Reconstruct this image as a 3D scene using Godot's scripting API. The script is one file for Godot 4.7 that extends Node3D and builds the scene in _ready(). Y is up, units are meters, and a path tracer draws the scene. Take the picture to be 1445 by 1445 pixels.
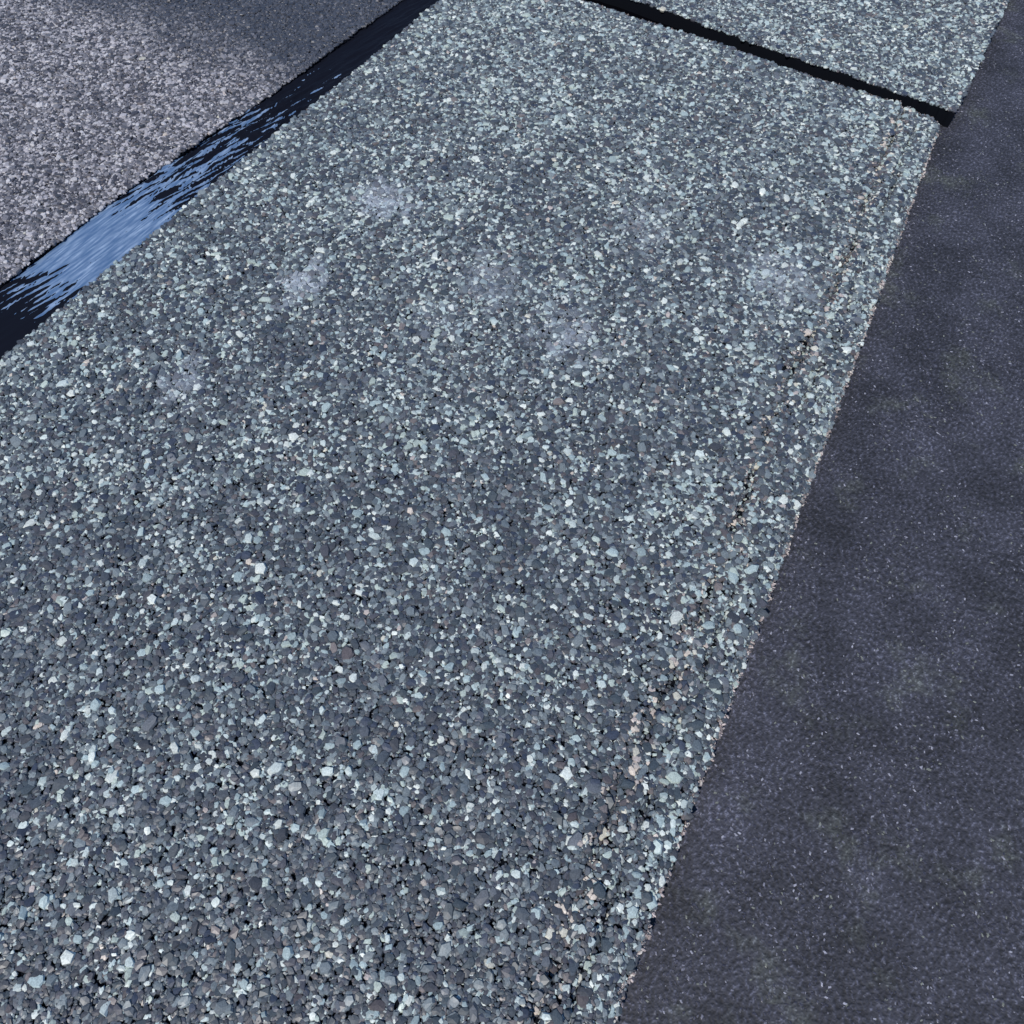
extends Node3D
# Close view of mineral-surfaced roof shingles. Lengths below are millimetres (MM turns them into metres);
# plan points are Vector2(x to the right, f away from the camera).

const MM := 0.001
const PATCH := 90.0

# plan outlines of the pieces
const TAB_LEFT := [Vector2(-203, -60), Vector2(-83.6, 142.2), Vector2(-20.7, 244.5), Vector2(-9.5, 263.5)]
const TAB_RIGHT := [Vector2(-15.2, -59.6), Vector2(58, 88.8), Vector2(97.5, 169.4), Vector2(107.5, 189.7)]
const FAR_NEAR := [Vector2(-5.5, 272.0), Vector2(30.0, 248.4), Vector2(98.8, 200.6), Vector2(111.5, 192.2)]
const FAR_FAR := [Vector2(68.5, 402), Vector2(104, 381), Vector2(168, 333), Vector2(186.5, 324.6)]
const TOP_NEAR := [Vector2(-215, -41), Vector2(-91, 161), Vector2(-60.6, 202.0), Vector2(-36.3, 238.4), Vector2(40, 345)]
const TOP_FAR := [Vector2(-335, 30), Vector2(-228, 240), Vector2(-190, 285), Vector2(-160, 325), Vector2(-84, 430)]
const STRIP_OUT := [Vector2(-218, -38), Vector2(-93, 164), Vector2(-62.5, 205.0), Vector2(-38.3, 241.4), Vector2(38, 348)]
const STRIP_IN := [Vector2(-199, -64), Vector2(-80.6, 139), Vector2(-50.5, 193.0), Vector2(-20.0, 242.5), Vector2(42, 345)]
const CREASE := [Vector2(-25, -60), Vector2(6.4, 6.3), Vector2(11.9, 18.8), Vector2(17.8, 30.7), Vector2(27.1, 47.5), Vector2(38.1, 69.7), Vector2(48.9, 94.4), Vector2(69.4, 132.2), Vector2(90.4, 176.6), Vector2(97, 190)]
const SMUDGE := [[-29.8, 158.5, 7.0, 1.0], [-44.4, 132.2, 5.5, 1.0], [-4.9, 132.2, 8.0, 0.45], [11.3, 117.9, 8.0, 0.6], [57.6, 134.3, 9.0, 0.5], [-64.5, 104.8, 6.0, 0.6], [-15.0, 121.0, 6.0, 0.3], [30.0, 150.0, 8.0, 0.3]]

var rng := RandomNumberGenerator.new()
var low_noise := FastNoiseLite.new()
var mid_noise := FastNoiseLite.new()
var edge_noise := FastNoiseLite.new()
var patch: PackedVector3Array
var stones: Array[ArrayMesh] = []
var stone_mat: StandardMaterial3D
var asphalt_mat: StandardMaterial3D


func _ready() -> void:
	rng.seed = 4711
	camera_and_light()
	for n in [[low_noise, 0.018, 3], [mid_noise, 0.09, 5], [edge_noise, 0.55, 8]]:
		n[0].noise_type = FastNoiseLite.TYPE_SIMPLEX_SMOOTH
		n[0].frequency = n[1]
		n[0].seed = n[2]
		n[0].fractal_octaves = 3
	make_materials()
	make_stones()
	make_patch()
	felt()
	tar_joint()
	tar_strip()
	shingle_tab()
	shingle_beyond()
	shingle_headlap()


func camera_and_light() -> void:
	var cam := Camera3D.new()
	cam.name = "camera"
	cam.fov = 64.0
	cam.near = 0.005
	cam.far = 200.0
	cam.position = Vector3(0, 0.125, 0)
	cam.rotation_degrees = Vector3(-59, 0, 0)
	add_child(cam)
	cam.current = true
	var sky_mat := ProceduralSkyMaterial.new()
	sky_mat.sky_top_color = Color(0.365, 0.532, 0.765)
	sky_mat.sky_horizon_color = Color(0.74, 0.82, 0.92)
	sky_mat.ground_bottom_color = Color(0.2, 0.2, 0.22)
	sky_mat.ground_horizon_color = Color(0.5, 0.55, 0.6)
	sky_mat.sky_curve = 0.12
	var sky := Sky.new()
	sky.sky_material = sky_mat
	var env := Environment.new()
	env.background_mode = Environment.BG_SKY
	env.sky = sky
	env.background_energy_multiplier = 0.8
	env.tonemap_mode = Environment.TONE_MAPPER_LINEAR
	env.tonemap_exposure = 1.12
	env.sdfgi_enabled = true
	env.ssao_enabled = true
	env.ssil_enabled = true
	var we := WorldEnvironment.new()
	we.name = "world_environment"
	we.environment = env
	add_child(we)
	var sun := DirectionalLight3D.new()
	sun.name = "sun"
	sun.light_energy = 1.25
	sun.light_color = Color(1.0, 0.98, 0.95)
	sun.light_angular_distance = 0.5
	sun.shadow_enabled = true
	sun.rotation_degrees = Vector3(-52, -32, 0)
	add_child(sun)


# ---------------------------------------------------------------- helpers

func numbered(called: String) -> String:
	if not has_node(called):
		return called
	var k := 1
	while has_node("%s_%03d" % [called, k]):
		k += 1
	return "%s_%03d" % [called, k]


func thing(called: String, label: String, category: String, at: Vector2, group := "") -> Node3D:
	var o := Node3D.new()
	o.name = numbered(called)
	o.position = Vector3(at.x, -4.0, -at.y) * MM
	o.set_meta("label", label)
	o.set_meta("category", category)
	if group:
		o.set_meta("group", group)
	add_child(o)
	return o


func part(called: String, mesh: Mesh, mat: Material, parent: Node3D, stuff := false) -> MeshInstance3D:
	var o := MeshInstance3D.new()
	o.name = called
	o.mesh = mesh
	o.material_override = mat
	if stuff:
		o.set_meta("kind", "stuff")
	parent.add_child(o, true)
	return o


func along(line: Array, u: float) -> Vector2:
	var k := u * (line.size() - 1)
	var i := mini(int(k), line.size() - 2)
	return (line[i] as Vector2).lerp(line[i + 1], k - i)


func outline(a: Array, b: Array) -> PackedVector2Array:
	var p := PackedVector2Array()
	for v in a:
		p.append(v)
	for i in b.size():
		p.append(b[b.size() - 1 - i])
	return p


# a sheet ruled between two plan lines: top surface from height(p), skirts down to `bottom`
func slab(a: Array, b: Array, nu: int, nv: int, height: Callable, bottom: float, origin: Vector3, ragged := 0.0) -> ArrayMesh:
	var st := SurfaceTool.new()
	st.begin(Mesh.PRIMITIVE_TRIANGLES)
	var top: Array[PackedVector3Array] = []
	for i in nu + 1:
		var row := PackedVector3Array()
		var pa := along(a, float(i) / nu)
		var pb := along(b, float(i) / nu)
		for j in nv + 1:
			var p := pa.lerp(pb, float(j) / nv)
			if ragged > 0.0:
				if j == nv or j == 0:
					p += (pb - pa).normalized() * edge_noise.get_noise_2d(p.x, p.y) * ragged
				if i == nu or i == 0:
					p += (pb - pa).normalized().orthogonal() * edge_noise.get_noise_2d(p.x, p.y + 300.0) * ragged
			row.append(Vector3(p.x, height.call(p), -p.y) * MM - origin)
		top.append(row)
	var low := bottom * MM - origin.y
	var face := func(p: Vector3, q: Vector3, r: Vector3, s: Vector3) -> void:
		for v in [p, q, r, p, r, s]:
			st.add_vertex(v)
	st.set_smooth_group(0)
	for i in nu:
		for j in nv:
			face.call(top[i][j], top[i + 1][j], top[i + 1][j + 1], top[i][j + 1])
	st.set_smooth_group(-1)
	var sink := func(v: Vector3) -> Vector3: return Vector3(v.x, low, v.z)
	for i in nu:
		for j in [0, nv]:
			face.call(top[i][j], top[i + 1][j], sink.call(top[i + 1][j]), sink.call(top[i][j]))
	for j in nv:
		for i in [0, nu]:
			face.call(top[i][j], top[i][j + 1], sink.call(top[i][j + 1]), sink.call(top[i][j]))
	st.generate_normals()
	return st.commit()


func make_materials() -> void:
	var speck := NoiseTexture2D.new()
	speck.width = 256
	speck.height = 256
	speck.seamless = true
	var n := FastNoiseLite.new()
	n.seed = 21
	n.frequency = 0.05
	n.fractal_octaves = 4
	speck.noise = n
	var ramp := Gradient.new()
	ramp.set_color(0, Color(0.72, 0.72, 0.72))
	ramp.set_color(1, Color(1, 1, 1))
	speck.color_ramp = ramp
	stone_mat = StandardMaterial3D.new()
	stone_mat.resource_name = "mineral_granule"
	stone_mat.vertex_color_use_as_albedo = true
	stone_mat.roughness = 0.45
	stone_mat.albedo_texture = speck
	stone_mat.uv1_triplanar = true
	stone_mat.uv1_world_triplanar = true
	stone_mat.uv1_scale = Vector3.ONE * 220.0
	asphalt_mat = StandardMaterial3D.new()
	asphalt_mat.resource_name = "asphalt"
	asphalt_mat.metallic_specular = 0.08
	asphalt_mat.albedo_color = Color(0.005, 0.006, 0.009).linear_to_srgb()
	asphalt_mat.roughness = 0.8


# one crushed-rock chip: a bevelled irregular polygon, about 35 facets
func make_stones() -> void:
	for k in 16:
		var n := rng.randi_range(4, 7)
		var st := SurfaceTool.new()
		st.begin(Mesh.PRIMITIVE_TRIANGLES)
		st.set_smooth_group(-1)
		var rings: Array[PackedVector3Array] = [PackedVector3Array(), PackedVector3Array(), PackedVector3Array()]
		var inset := rng.randf_range(0.7, 0.86)
		var lean := Vector2(rng.randf_range(-0.16, 0.16), rng.randf_range(-0.16, 0.16))
		for i in n:
			var ang := TAU * (i + rng.randf_range(-0.32, 0.32)) / n
			var r := rng.randf_range(0.76, 1.14)
			var d := Vector2(cos(ang), sin(ang)) * r
			var t := d * (inset + rng.randf_range(-0.12, 0.1))
			rings[0].append(Vector3(d.x * 0.75, -0.6, d.y * 0.75))
			rings[1].append(Vector3(d.x, rng.randf_range(-0.12, 0.12), d.y))
			rings[2].append(Vector3(t.x, 0.42 + t.dot(lean) + rng.randf_range(-0.04, 0.04), t.y))
		var tip := Vector3(0.1 * lean.x, 0.5, 0.1 * lean.y)
		for i in n:
			var j := (i + 1) % n
			for h in 2:
				for v in [rings[h][i], rings[h][j], rings[h + 1][j], rings[h][i], rings[h + 1][j], rings[h + 1][i]]:
					st.add_vertex(v)
			for v in [rings[2][i], rings[2][j], tip]:
				st.add_vertex(v)
		st.generate_normals()
		stones.append(st.commit())


# a patch of close-packed chips (x, y, radius) that tiles without a seam
func make_patch() -> void:
	var cell := 2.6
	var nc := int(ceil(PATCH / cell))
	cell = PATCH / nc
	var grid: Array = []
	grid.resize(nc * nc)
	for i in grid.size():
		grid[i] = PackedVector3Array()
	for step in [[1.2, 110, 1.0], [1.02, 420, 1.03], [0.85, 1500, 1.03], [0.72, 3400, 1.02], [0.6, 8500, 1.02], [0.48, 14000, 1.02], [0.37, 18000, 1.02], [0.28, 12000, 1.0]]:
		for t in int(step[1]):
			var r: float = step[0] * rng.randf_range(0.86, 1.14)
			var x := rng.randf() * PATCH
			var y := rng.randf() * PATCH
			var cx := int(x / cell)
			var cy := int(y / cell)
			var free := true
			for gy in range(cy - 1, cy + 2):
				for gx in range(cx - 1, cx + 2):
					for q: Vector3 in grid[posmod(gy, nc) * nc + posmod(gx, nc)]:
						var dx := absf(q.x - x)
						var dy := absf(q.y - y)
						dx = minf(dx, PATCH - dx)
						dy = minf(dy, PATCH - dy)
						var reach: float = (q.z + r) * step[2]
						if dx * dx + dy * dy < reach * reach:
							free = false
							break
					if not free:
						break
				if not free:
					break
			if free:
				var item := Vector3(x, y, r)
				(grid[mini(cy, nc - 1) * nc + mini(cx, nc - 1)] as PackedVector3Array).append(item)
				patch.append(item)


func pick(list: Array) -> Color:
	var c: Color = list[rng.randi() % list.size()]
	var k := rng.randf_range(0.85, 1.18)
	return Color(c.r * k, c.g * k, c.b * k)


const DARK := [Color(0.06, 0.074, 0.092), Color(0.074, 0.09, 0.108), Color(0.066, 0.072, 0.085), Color(0.05, 0.063, 0.094), Color(0.094, 0.108, 0.122), Color(0.062, 0.08, 0.094), Color(0.08, 0.082, 0.098)]
const MIDDLE := [Color(0.145, 0.178, 0.2), Color(0.185, 0.22, 0.235), Color(0.135, 0.15, 0.172), Color(0.23, 0.27, 0.285)]
const PALE := [Color(0.44, 0.54, 0.54), Color(0.56, 0.64, 0.62), Color(0.35, 0.44, 0.45), Color(0.7, 0.75, 0.7), Color(0.47, 0.55, 0.5)]
const BROWN := [Color(0.15, 0.135, 0.137), Color(0.21, 0.185, 0.18), Color(0.11, 0.097, 0.102)]
const CREAM := [Color(0.66, 0.58, 0.5), Color(0.5, 0.44, 0.41), Color(0.66, 0.64, 0.54)]
const PURPLE_DARK := [Color(0.06, 0.059, 0.073), Color(0.078, 0.076, 0.09), Color(0.068, 0.071, 0.083)]
const PURPLE_MIDDLE := [Color(0.18, 0.176, 0.195), Color(0.225, 0.22, 0.24), Color(0.14, 0.138, 0.155)]
const PURPLE_PALE := [Color(0.47, 0.45, 0.475), Color(0.39, 0.375, 0.4), Color(0.56, 0.545, 0.56)]
const SLATE := [Color(0.034, 0.04, 0.056), Color(0.046, 0.053, 0.07), Color(0.06, 0.067, 0.085)]


func blend(dark: Array, middle: Array, pale: Array, share_pale: float, share_middle: float) -> Color:
	var k := rng.randf()
	if k < share_pale:
		return pick(pale)
	if k < share_pale + share_middle:
		return pick(middle)
	if k > 0.978:
		return pick(BROWN)
	if k > 0.974:
		return pick(CREAM)
	return pick(dark)


func tab_color(p: Vector2) -> Color:
	var far := clampf(p.y / 220.0, 0.0, 1.0)
	var pale := 0.115 + 0.13 * far + 0.16 * mid_noise.get_noise_2d(p.x * 0.6, p.y * 0.6)
	pale += 0.1 * low_noise.get_noise_2d(p.x, p.y)
	var off := crease_offset(p)
	var open := crease_open(p)
	if absf(off) < 0.6 and rng.randf() < 0.5 * open or absf(off - 4.0) < 0.45 and rng.randf() < 0.4 * crease_open(p + Vector2(80, 0)):
		return Color(0, 0, 0, 0)  # bare asphalt shows in the crease
	if off > 0.0:
		pale += 0.08
	var c := blend(DARK, MIDDLE, PALE, clampf(pale, 0.05, 0.5), 0.27 + 0.1 * far)
	if absf(off) < 2.2 and rng.randf() < 0.22:
		c = pick(BROWN) if rng.randf() < 0.6 else pick(CREAM)
	for s in SMUDGE:
		var d := Vector2((p.x - s[0]) / s[2], (p.y - s[1]) / s[2] * 0.8).length() + 1.1 * mid_noise.get_noise_2d(p.x * 2.2, p.y * 2.2)
		if d < 1.0:
			c = c.lerp(Color(0.56, 0.62, 0.7), minf(1.0 - d, 1.0) * 0.75 * s[3] * rng.randf_range(0.35, 1.15))
	return c


func beyond_color(p: Vector2) -> Color:
	return blend(DARK, MIDDLE, PALE, clampf(0.27 + 0.2 * mid_noise.get_noise_2d(p.x, p.y), 0.05, 0.6), 0.3)


func headlap_color(p: Vector2) -> Color:
	var d := (p - Vector2(-64.0, 208.0)).dot(Vector2(0.55, 0.83)) + 8.0 * low_noise.get_noise_2d(p.x * 1.6, p.y * 1.6)
	var far_shade := smoothstep(-16.0, 18.0, d)  # soft shadow over the far end, put into the granule colour
	var c := blend(PURPLE_DARK, PURPLE_MIDDLE, PURPLE_PALE, 0.33 + 0.2 * mid_noise.get_noise_2d(p.x * 0.7, p.y * 0.7), 0.36)
	return c.lerp(pick(SLATE), clampf(far_shade * rng.randf_range(0.75, 1.3), 0.0, 0.93))


func crease_offset(p: Vector2) -> float:
	for i in CREASE.size() - 1:
		if p.y <= CREASE[i + 1].y or i == CREASE.size() - 2:
			var a: Vector2 = CREASE[i]
			var b: Vector2 = CREASE[i + 1]
			var x := lerpf(a.x, b.x, (p.y - a.y) / (b.y - a.y))
			return (p.x - x) * 0.9 + 0.9 * mid_noise.get_noise_2d(p.x + 500.0, p.y)
	return 0.0


func edge_distance(p: Vector2) -> float:
	var a: Vector2 = TAB_RIGHT[0]
	var b: Vector2 = TAB_RIGHT[3]
	return -(p - a).cross((b - a).normalized()) * -1.0


func crease_open(p: Vector2) -> float:
	return clampf(0.6 + 1.6 * low_noise.get_noise_2d(p.x * 3.0, p.y * 3.0), 0.0, 1.0)


func tab_height(p: Vector2) -> float:
	var h := 0.7 * low_noise.get_noise_2d(p.x, p.y) + 0.18 * mid_noise.get_noise_2d(p.x, p.y)
	var off := crease_offset(p)
	var open := crease_open(p)
	h -= 1.5 * open * exp(-off * off / 0.6)
	h += 0.8 * open * exp(-(off + 2.0) * (off + 2.0) / 2.2)
	h += 0.65 * crease_open(p + Vector2(80, 0)) * exp(-(off - 2.2) * (off - 2.2) / 1.6)
	h -= 0.9 * crease_open(p + Vector2(80, 0)) * exp(-(off - 4.0) * (off - 4.0) / 0.5)
	if off > 0.0:
		h -= 0.25 * minf(off / 4.0, 1.0)
	var d := absf(edge_distance(p))
	if d < 4.0:
		h -= 1.5 * pow((4.0 - d) / 4.0, 2.0)
	return h


func flat_height(p: Vector2) -> float:
	return 0.5 * low_noise.get_noise_2d(p.x + 900.0, p.y) + 0.15 * mid_noise.get_noise_2d(p.x, p.y)


# cover a plan outline with chips; the `apart` nearest big ones become meshes of their own
func granules(o: Node3D, shape: PackedVector2Array, lo: Vector2, hi: Vector2, height: Callable, color: Callable, apart := 0, fine := 0.93) -> void:
	var at: Array = []
	for k in stones.size():
		at.append([])
	var seen: Array = []
	var side := PATCH * fine
	for ty in range(floori(lo.y / side), ceili(hi.y / side)):
		for tx in range(floori(lo.x / side), ceili(hi.x / side)):
			for q in patch:
				var p := Vector2(tx * side + q.x * fine, ty * side + q.y * fine)
				if p.x < lo.x or p.x > hi.x or p.y < lo.y or p.y > hi.y:
					continue
				var w := Vector2(edge_noise.get_noise_2d(p.x, p.y), edge_noise.get_noise_2d(p.x + 70.0, p.y)) * 0.45 + Vector2.ONE * 0.5 * mid_noise.get_noise_2d(p.x * 1.5, p.y * 1.5)
				if not Geometry2D.is_point_in_polygon(p + w, shape):
					continue
				var tint: Color = color.call(p)
				if tint.a == 0.0:
					continue
				var r := q.z * fine
				var b := Basis(Vector3(rng.randfn(), 0, rng.randfn()).normalized(), rng.randfn() * 0.15) * Basis(Vector3.UP, rng.randf() * TAU)
				b = b * Basis.from_scale(Vector3(r * rng.randf_range(0.92, 1.32), r * rng.randf_range(0.6, 0.95), r * rng.randf_range(0.74, 0.96)) * MM)
				var t := Transform3D(b, Vector3(p.x, float(height.call(p)) + rng.randf_range(-0.06, 0.12) + 0.16 * r, -p.y) * MM - o.position)
				var item := [t, tint, p, r]
				at[rng.randi() % stones.size()].append(item)
				if apart > 0 and p.y > -1.0 and p.y < 60.0 and absf(p.x) < 66.0 + 0.33 * p.y:
					var down := 991.0 / 1156.0 * 125.0 + 0.515 * p.y
					seen.append([r / down, item])
	if apart > 0:
		seen.sort_custom(func(a, b): return a[0] > b[0])
		var tones := {}
		var big := {}
		for s in seen.slice(0, apart):
			var item: Array = s[1]
			big[item] = true
			var c: Color = item[1]
			var key := "%d %d %d" % [roundi(sqrt(c.r) * 24.0), roundi(sqrt(c.g) * 24.0), roundi(sqrt(c.b) * 24.0)]
			if not tones.has(key):
				var m: StandardMaterial3D = stone_mat.duplicate()
				m.vertex_color_use_as_albedo = false
				m.albedo_color = c.linear_to_srgb()
				tones[key] = m
			var g := part("granule", stones[rng.randi() % stones.size()], tones[key], o)
			g.transform = item[0]
		for k in at.size():
			at[k] = at[k].filter(func(i): return not is_same_in(big, i))
	var bed := Node3D.new()
	bed.name = "granule_bed"
	bed.set_meta("kind", "stuff")
	o.add_child(bed)
	for k in stones.size():
		scatter("granules", stones[k], stone_mat, at[k], bed)


func is_same_in(set_of: Dictionary, item: Array) -> bool:
	return set_of.has(item)


func scatter(called: String, mesh: Mesh, mat: Material, items: Array, parent: Node3D) -> void:
	if items.is_empty():
		return
	var mm := MultiMesh.new()
	mm.transform_format = MultiMesh.TRANSFORM_3D
	mm.use_colors = true
	mm.mesh = mesh
	mm.instance_count = items.size()
	for i in items.size():
		mm.set_instance_transform(i, items[i][0])
		mm.set_instance_color(i, items[i][1])
	var o := MultiMeshInstance3D.new()
	o.name = called
	o.multimesh = mm
	o.material_override = mat
	o.set_meta("kind", "stuff")
	parent.add_child(o, true)


# ---------------------------------------------------------------- the place

func felt() -> void:
	var m := StandardMaterial3D.new()
	m.resource_name = "dark_felt"
	var im := Image.create(1536, 1536, false, Image.FORMAT_RGB8)
	var bump := Image.create(1536, 1536, false, Image.FORMAT_L8)
	var a := FastNoiseLite.new()
	a.frequency = 0.16
	a.fractal_octaves = 3
	a.fractal_gain = 0.7
	var b := FastNoiseLite.new()
	b.frequency = 0.008
	b.seed = 9
	b.fractal_octaves = 5
	b.fractal_gain = 0.65
	for y in 1536:
		for x in 1536:
			var v := 0.8 * x + 0.6 * y
			var w := -0.6 * x + 0.8 * y
			var fine := a.get_noise_2d(v * 1.3, w * 0.8) + rng.randf_range(-0.25, 0.25)
			var wide := b.get_noise_2d(x, y)
			var k := 0.88 + 1.05 * fine + 0.65 * wide
			k += 6.5 * maxf(0.0, fine - 0.33 + 0.3 * wide)
			var moss := clampf(b.get_noise_2d(x + 3000.0, y) * 2.2 - 0.4, 0.0, 1.0)
			var c := Color(0.0305, 0.0315, 0.043).lerp(Color(0.052, 0.057, 0.053), moss)
			k = maxf(k, 0.2)
			im.set_pixel(x, y, Color(c.r * k, c.g * k, c.b * k).linear_to_srgb())
			bump.set_pixel(x, y, Color.WHITE * clampf(0.5 + 0.5 * fine, 0.0, 1.0))
	bump.bump_map_to_normal_map(2.0)
	m.normal_enabled = true
	m.normal_texture = ImageTexture.create_from_image(bump)
	m.normal_scale = 0.6
	m.albedo_texture = ImageTexture.create_from_image(im)
	m.texture_repeat = true
	m.uv1_triplanar = true
	m.uv1_world_triplanar = true
	m.uv1_scale = Vector3.ONE * 4.3
	m.roughness = 0.75
	var ground := MeshInstance3D.new()
	ground.name = "roof_felt"
	var plane := PlaneMesh.new()
	plane.size = Vector2(60, 60)
	ground.mesh = plane
	ground.material_override = m
	ground.position = Vector3(0, -4.0, 0) * MM
	ground.set_meta("kind", "structure")
	ground.set_meta("label", "smooth dark purple roofing felt lying below the right edge of the large grey shingle")
	add_child(ground)
	# fine mineral dust bedded in the felt
	var items: Array = []
	for k in 120000:
		var p := Vector2(rng.randf_range(-20, 190), rng.randf_range(-45, 230))
		if (p - TAB_RIGHT[0]).cross(TAB_RIGHT[3] - TAB_RIGHT[0]) < 0.0:
			continue
		var thick := 0.5 + 0.9 * mid_noise.get_noise_2d(p.x * 0.7 + 40.0, p.y * 0.7)
		if rng.randf() > thick:
			continue
		var r := rng.randf_range(0.08, 0.27)
		var c := pick([Color(0.05, 0.05, 0.072), Color(0.07, 0.07, 0.095), Color(0.04, 0.04, 0.06), Color(0.1, 0.1, 0.125)])
		if rng.randf() < 0.2:
			c = pick([Color(0.34, 0.34, 0.4), Color(0.2, 0.2, 0.25), Color(0.2, 0.21, 0.18)])
		var basis_ := Basis(Vector3.UP, rng.randf() * TAU) * Basis.from_scale(Vector3(r * 1.3, r * 0.2, r * 0.8) * MM)
		items.append([Transform3D(basis_, Vector3(p.x, -3.97, -p.y) * MM), c])
	var grit := Node3D.new()
	grit.name = "mineral_grit"
	grit.set_meta("kind", "stuff")
	grit.set_meta("label", "fine mineral grit bedded in the dark felt beside the grey shingle")
	add_child(grit)
	scatter("grit", stones[3], stone_mat, items, grit)


func tar_joint() -> void:
	var o := thing("tar_joint", "narrow pitch-black tar joint between the large grey shingle and the one beyond it", "tar joint", Vector2(60, 222))
	var m := StandardMaterial3D.new()
	m.resource_name = "black_tar"
	m.albedo_color = Color(0.002, 0.002, 0.003).linear_to_srgb()
	m.roughness = 0.9
	m.specular_mode = BaseMaterial3D.SPECULAR_DISABLED
	part("tar_bed", slab([Vector2(-16, 262), Vector2(104, 188.3)], [Vector2(-2, 277), Vector2(109.3, 195.5)], 160, 8, func(p: Vector2) -> float: return -3.4 + 0.25 * mid_noise.get_noise_2d(p.x, p.y), -3.99, o.position), m, o)


func strip_height(p: Vector2) -> float:
	# wrinkles run a little across the length of the strip
	var q := p.rotated(-0.83)
	var s := (p - Vector2(-85, 150)).dot(Vector2(0.52, 0.854))
	var crumple := smoothstep(5.0, 22.0, s) * (1.0 - 0.7 * smoothstep(45.0, 75.0, s))
	return -0.5 + (0.1 + 0.75 * crumple) * mid_noise.get_noise_2d(q.x * 0.9, q.y * 6.0) + 0.3 * low_noise.get_noise_2d(p.x, p.y)


func sheen_here(p: Vector2) -> float:  # where the painted sky reflection covers the tar
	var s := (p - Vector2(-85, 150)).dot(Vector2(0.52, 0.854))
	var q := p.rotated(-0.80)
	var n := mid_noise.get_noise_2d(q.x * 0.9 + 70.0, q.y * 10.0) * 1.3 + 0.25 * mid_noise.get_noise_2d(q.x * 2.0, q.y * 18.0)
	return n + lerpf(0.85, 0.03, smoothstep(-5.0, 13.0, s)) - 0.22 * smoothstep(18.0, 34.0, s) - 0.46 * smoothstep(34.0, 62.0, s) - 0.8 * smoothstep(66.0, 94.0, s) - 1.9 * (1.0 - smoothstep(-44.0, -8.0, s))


func tar_strip() -> void:
	var o := thing("tar_strip", "glossy black tar strip with sky reflection painted on in pale blue between the two shingles at left", "tar strip", Vector2(-60, 190))
	var m := StandardMaterial3D.new()
	m.resource_name = "glossy_tar"
	m.albedo_color = Color(0.006, 0.007, 0.012).linear_to_srgb()
	m.roughness = 0.4
	m.metallic_specular = 0.14
	part("tar_bed", slab(STRIP_OUT, STRIP_IN, 900, 50, strip_height, -3.99, o.position), m, o)
	var nu := 1300
	var nv := 80
	var cache: Array = []
	for i in nu + 1:
		var row: Array = []
		var pa := along(STRIP_OUT, float(i) / nu)
		var pb := along(STRIP_IN, float(i) / nu)
		for j in nv + 1:
			var p := pa.lerp(pb, float(j) / nv)
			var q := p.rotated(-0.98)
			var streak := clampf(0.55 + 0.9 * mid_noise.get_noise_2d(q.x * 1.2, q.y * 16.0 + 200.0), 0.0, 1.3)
			var c := Color(0.062, 0.118, 0.225).lerp(Color(0.34, 0.44, 0.58), streak * streak * 0.55)  # blue sky mirrored in the tar, put into the vertex colour
			row.append([Vector3(p.x, strip_height(p) + 0.07, -p.y) * MM - o.position, sheen_here(p), c])
		cache.append(row)
	# gather the cells that hold the painted sky reflection into connected pieces
	var owner_of := PackedInt32Array()
	owner_of.resize(nu * nv)
	for i in nu:
		for j in nv:
			if cache[i][j][1] > 0.0 or cache[i + 1][j][1] > 0.0 or cache[i + 1][j + 1][1] > 0.0 or cache[i][j + 1][1] > 0.0:
				owner_of[i * nv + j] = -1
	var pieces: Array = []
	for start in nu * nv:
		if owner_of[start] != -1:
			continue
		var cells := PackedInt32Array([start])
		owner_of[start] = 1
		var head := 0
		while head < cells.size():
			var at := cells[head]
			head += 1
			for step in [[at >= nv, -nv], [at < (nu - 1) * nv, nv], [at % nv > 0, -1], [at % nv < nv - 1, 1]]:
				if step[0] and owner_of[at + int(step[1])] == -1:
					owner_of[at + int(step[1])] = 1
					cells.append(at + int(step[1]))
		pieces.append(cells)
	pieces.sort_custom(func(a, b): return a.size() > b.size())
	var f := StandardMaterial3D.new()  # blue skin over the tar, standing in for reflected sky
	f.resource_name = "painted_sky_sheen"
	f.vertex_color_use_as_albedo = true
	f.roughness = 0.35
	var sky_sheen := part("sky_sheen", sheen_mesh(pieces[0], cache, nv), f, o)
	sky_sheen.set_meta("label", "sky reflection on the tar painted as a pale blue streaked skin, breaking up towards its far end")
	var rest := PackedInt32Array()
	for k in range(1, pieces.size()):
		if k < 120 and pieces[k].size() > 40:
			part("sheen_streak", sheen_mesh(pieces[k], cache, nv), f, o)
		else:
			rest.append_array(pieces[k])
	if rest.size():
		part("sheen_flecks", sheen_mesh(rest, cache, nv), f, o, true)


func sheen_mesh(cells: PackedInt32Array, cache: Array, nv: int) -> ArrayMesh:
	var st := SurfaceTool.new()
	st.begin(Mesh.PRIMITIVE_TRIANGLES)
	st.set_smooth_group(0)
	for cell in cells:
		var i := cell / nv
		var j := cell % nv
		var quad := [cache[i][j], cache[i + 1][j], cache[i + 1][j + 1], cache[i][j + 1]]
		# trim the quad along the outline of the painted reflection
		var kept: Array = []
		for k in 4:
			var v: Array = quad[k]
			var w: Array = quad[(k + 1) % 4]
			if v[1] > 0.0:
				kept.append(v)
			if (v[1] > 0.0) != (w[1] > 0.0):
				var t: float = v[1] / (v[1] - w[1])
				kept.append([v[0].lerp(w[0], t), 0.0, v[2].lerp(w[2], t)])
		for k in range(1, kept.size() - 1):
			for v in [kept[0], kept[k], kept[k + 1]]:
				st.set_color(v[2])
				st.add_vertex(v[0])
	st.index()
	st.generate_normals()
	return st.commit()


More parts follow.
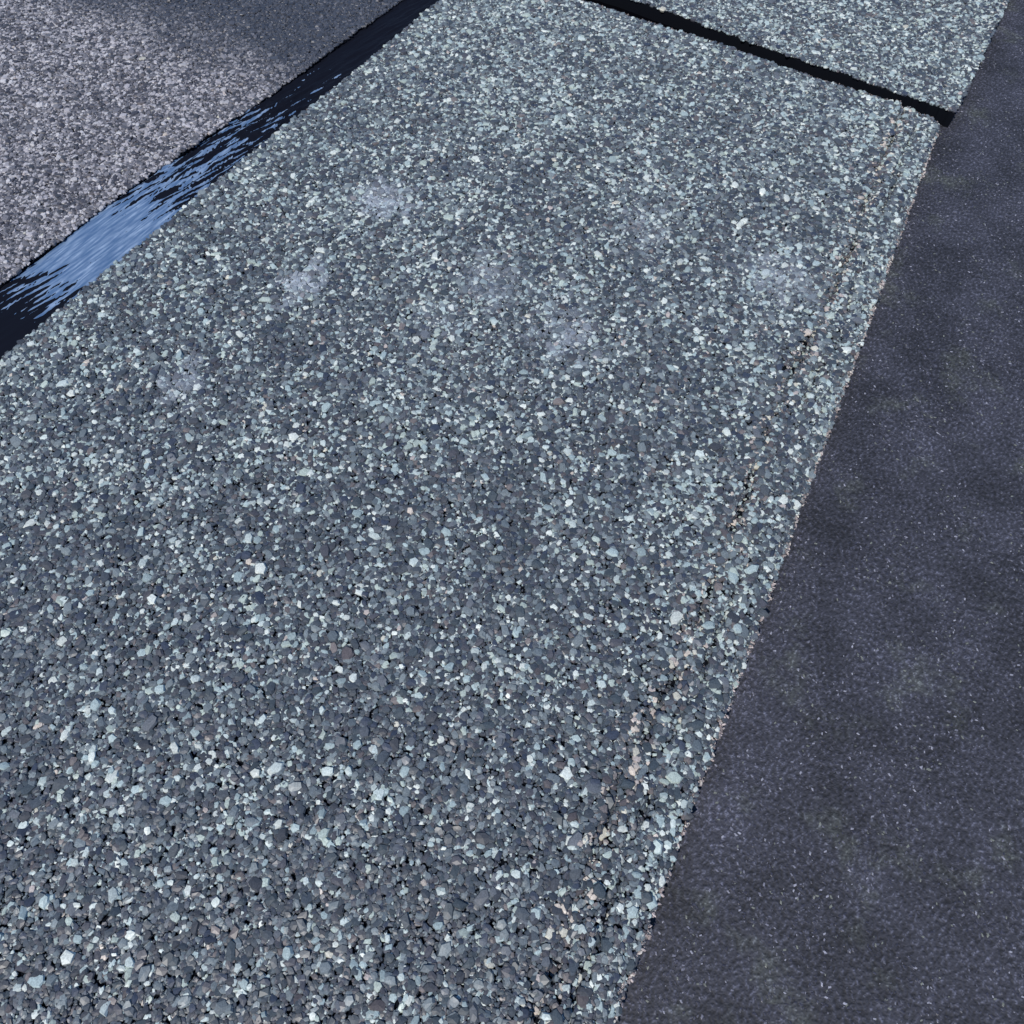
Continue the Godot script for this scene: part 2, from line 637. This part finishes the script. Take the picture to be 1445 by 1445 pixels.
func crumbs(o: Node3D, a: Vector2, b: Vector2, count: int, spread: float, deep: float, palette: Array) -> void:
	# torn fibres and crumbs of the cut edge
	var items: Array = []
	for k in count:
		var u := rng.randf()
		var p := a.lerp(b, u)
		if edge_noise.get_noise_2d(p.x * 0.35, p.y * 0.35) < -0.2 and rng.randf() < 0.7:
			continue
		var n := (b - a).normalized().orthogonal()
		p += n * (rng.randfn() * spread + edge_noise.get_noise_2d(p.x, p.y) * 0.5)
		var r := rng.randf_range(0.11, 0.36)
		var bs := Basis.from_euler(Vector3(rng.randfn() * 0.6, rng.randf() * TAU, rng.randfn() * 0.6)) * Basis.from_scale(Vector3(r * rng.randf_range(0.8, 1.6), r * 0.75, r * 0.7) * MM)
		items.append([Transform3D(bs, Vector3(p.x, tab_height(p) + 0.25 - rng.randf() * deep, -p.y) * MM - o.position), pick(palette)])
	scatter("cut_edge", stones[5], stone_mat, items, o)


func shingle_tab() -> void:
	var o := thing("roof_shingle", "large blue-grey granule shingle filling the middle, with a creased right edge above dark felt", "shingle", Vector2(0, 110), "granule-covered roof shingles")
	part("asphalt_core", slab(TAB_LEFT, TAB_RIGHT, 320, 150, func(p: Vector2) -> float: return tab_height(p) - 0.26, -3.99, o.position, 0.5), asphalt_mat, o)
	granules(o, outline(TAB_LEFT, TAB_RIGHT), Vector2(-165, -45), Vector2(140, 280), tab_height, tab_color, 300)
	var pinkish := [Color(0.55, 0.47, 0.45), Color(0.4, 0.34, 0.33), Color(0.28, 0.23, 0.22), Color(0.62, 0.57, 0.52), Color(0.2, 0.2, 0.21)]
	crumbs(o, TAB_RIGHT[0], TAB_RIGHT[3], 7000, 0.2, 1.0, pinkish)
	crumbs(o, TAB_LEFT[3], TAB_RIGHT[3], 700, 0.15, 0.4, [Color(0.3, 0.24, 0.22), Color(0.18, 0.15, 0.14), Color(0.2, 0.2, 0.21)])


func shingle_beyond() -> void:
	var o := thing("roof_shingle", "grey granule shingle in the far right corner beyond the black joint", "shingle", Vector2(100, 260), "granule-covered roof shingles")
	part("asphalt_core", slab(FAR_NEAR, FAR_FAR, 120, 120, func(p: Vector2) -> float: return flat_height(p) - 0.3, -3.99, o.position, 0.5), asphalt_mat, o)
	granules(o, outline(FAR_NEAR, FAR_FAR), Vector2(-10, 185), Vector2(195, 330), flat_height, beyond_color, 0, 0.86)


func shingle_headlap() -> void:
	var o := thing("roof_shingle", "purplish grey granule shingle in the far left corner, darker towards its far end", "shingle", Vector2(-120, 230), "granule-covered roof shingles")
	part("asphalt_core", slab(TOP_NEAR, TOP_FAR, 160, 80, func(p: Vector2) -> float: return flat_height(p) - 0.3, -3.99, o.position, 0.5), asphalt_mat, o)
	granules(o, outline(TOP_NEAR, TOP_FAR), Vector2(-215, 60), Vector2(20, 330), flat_height, headlap_color, 0, 0.82)
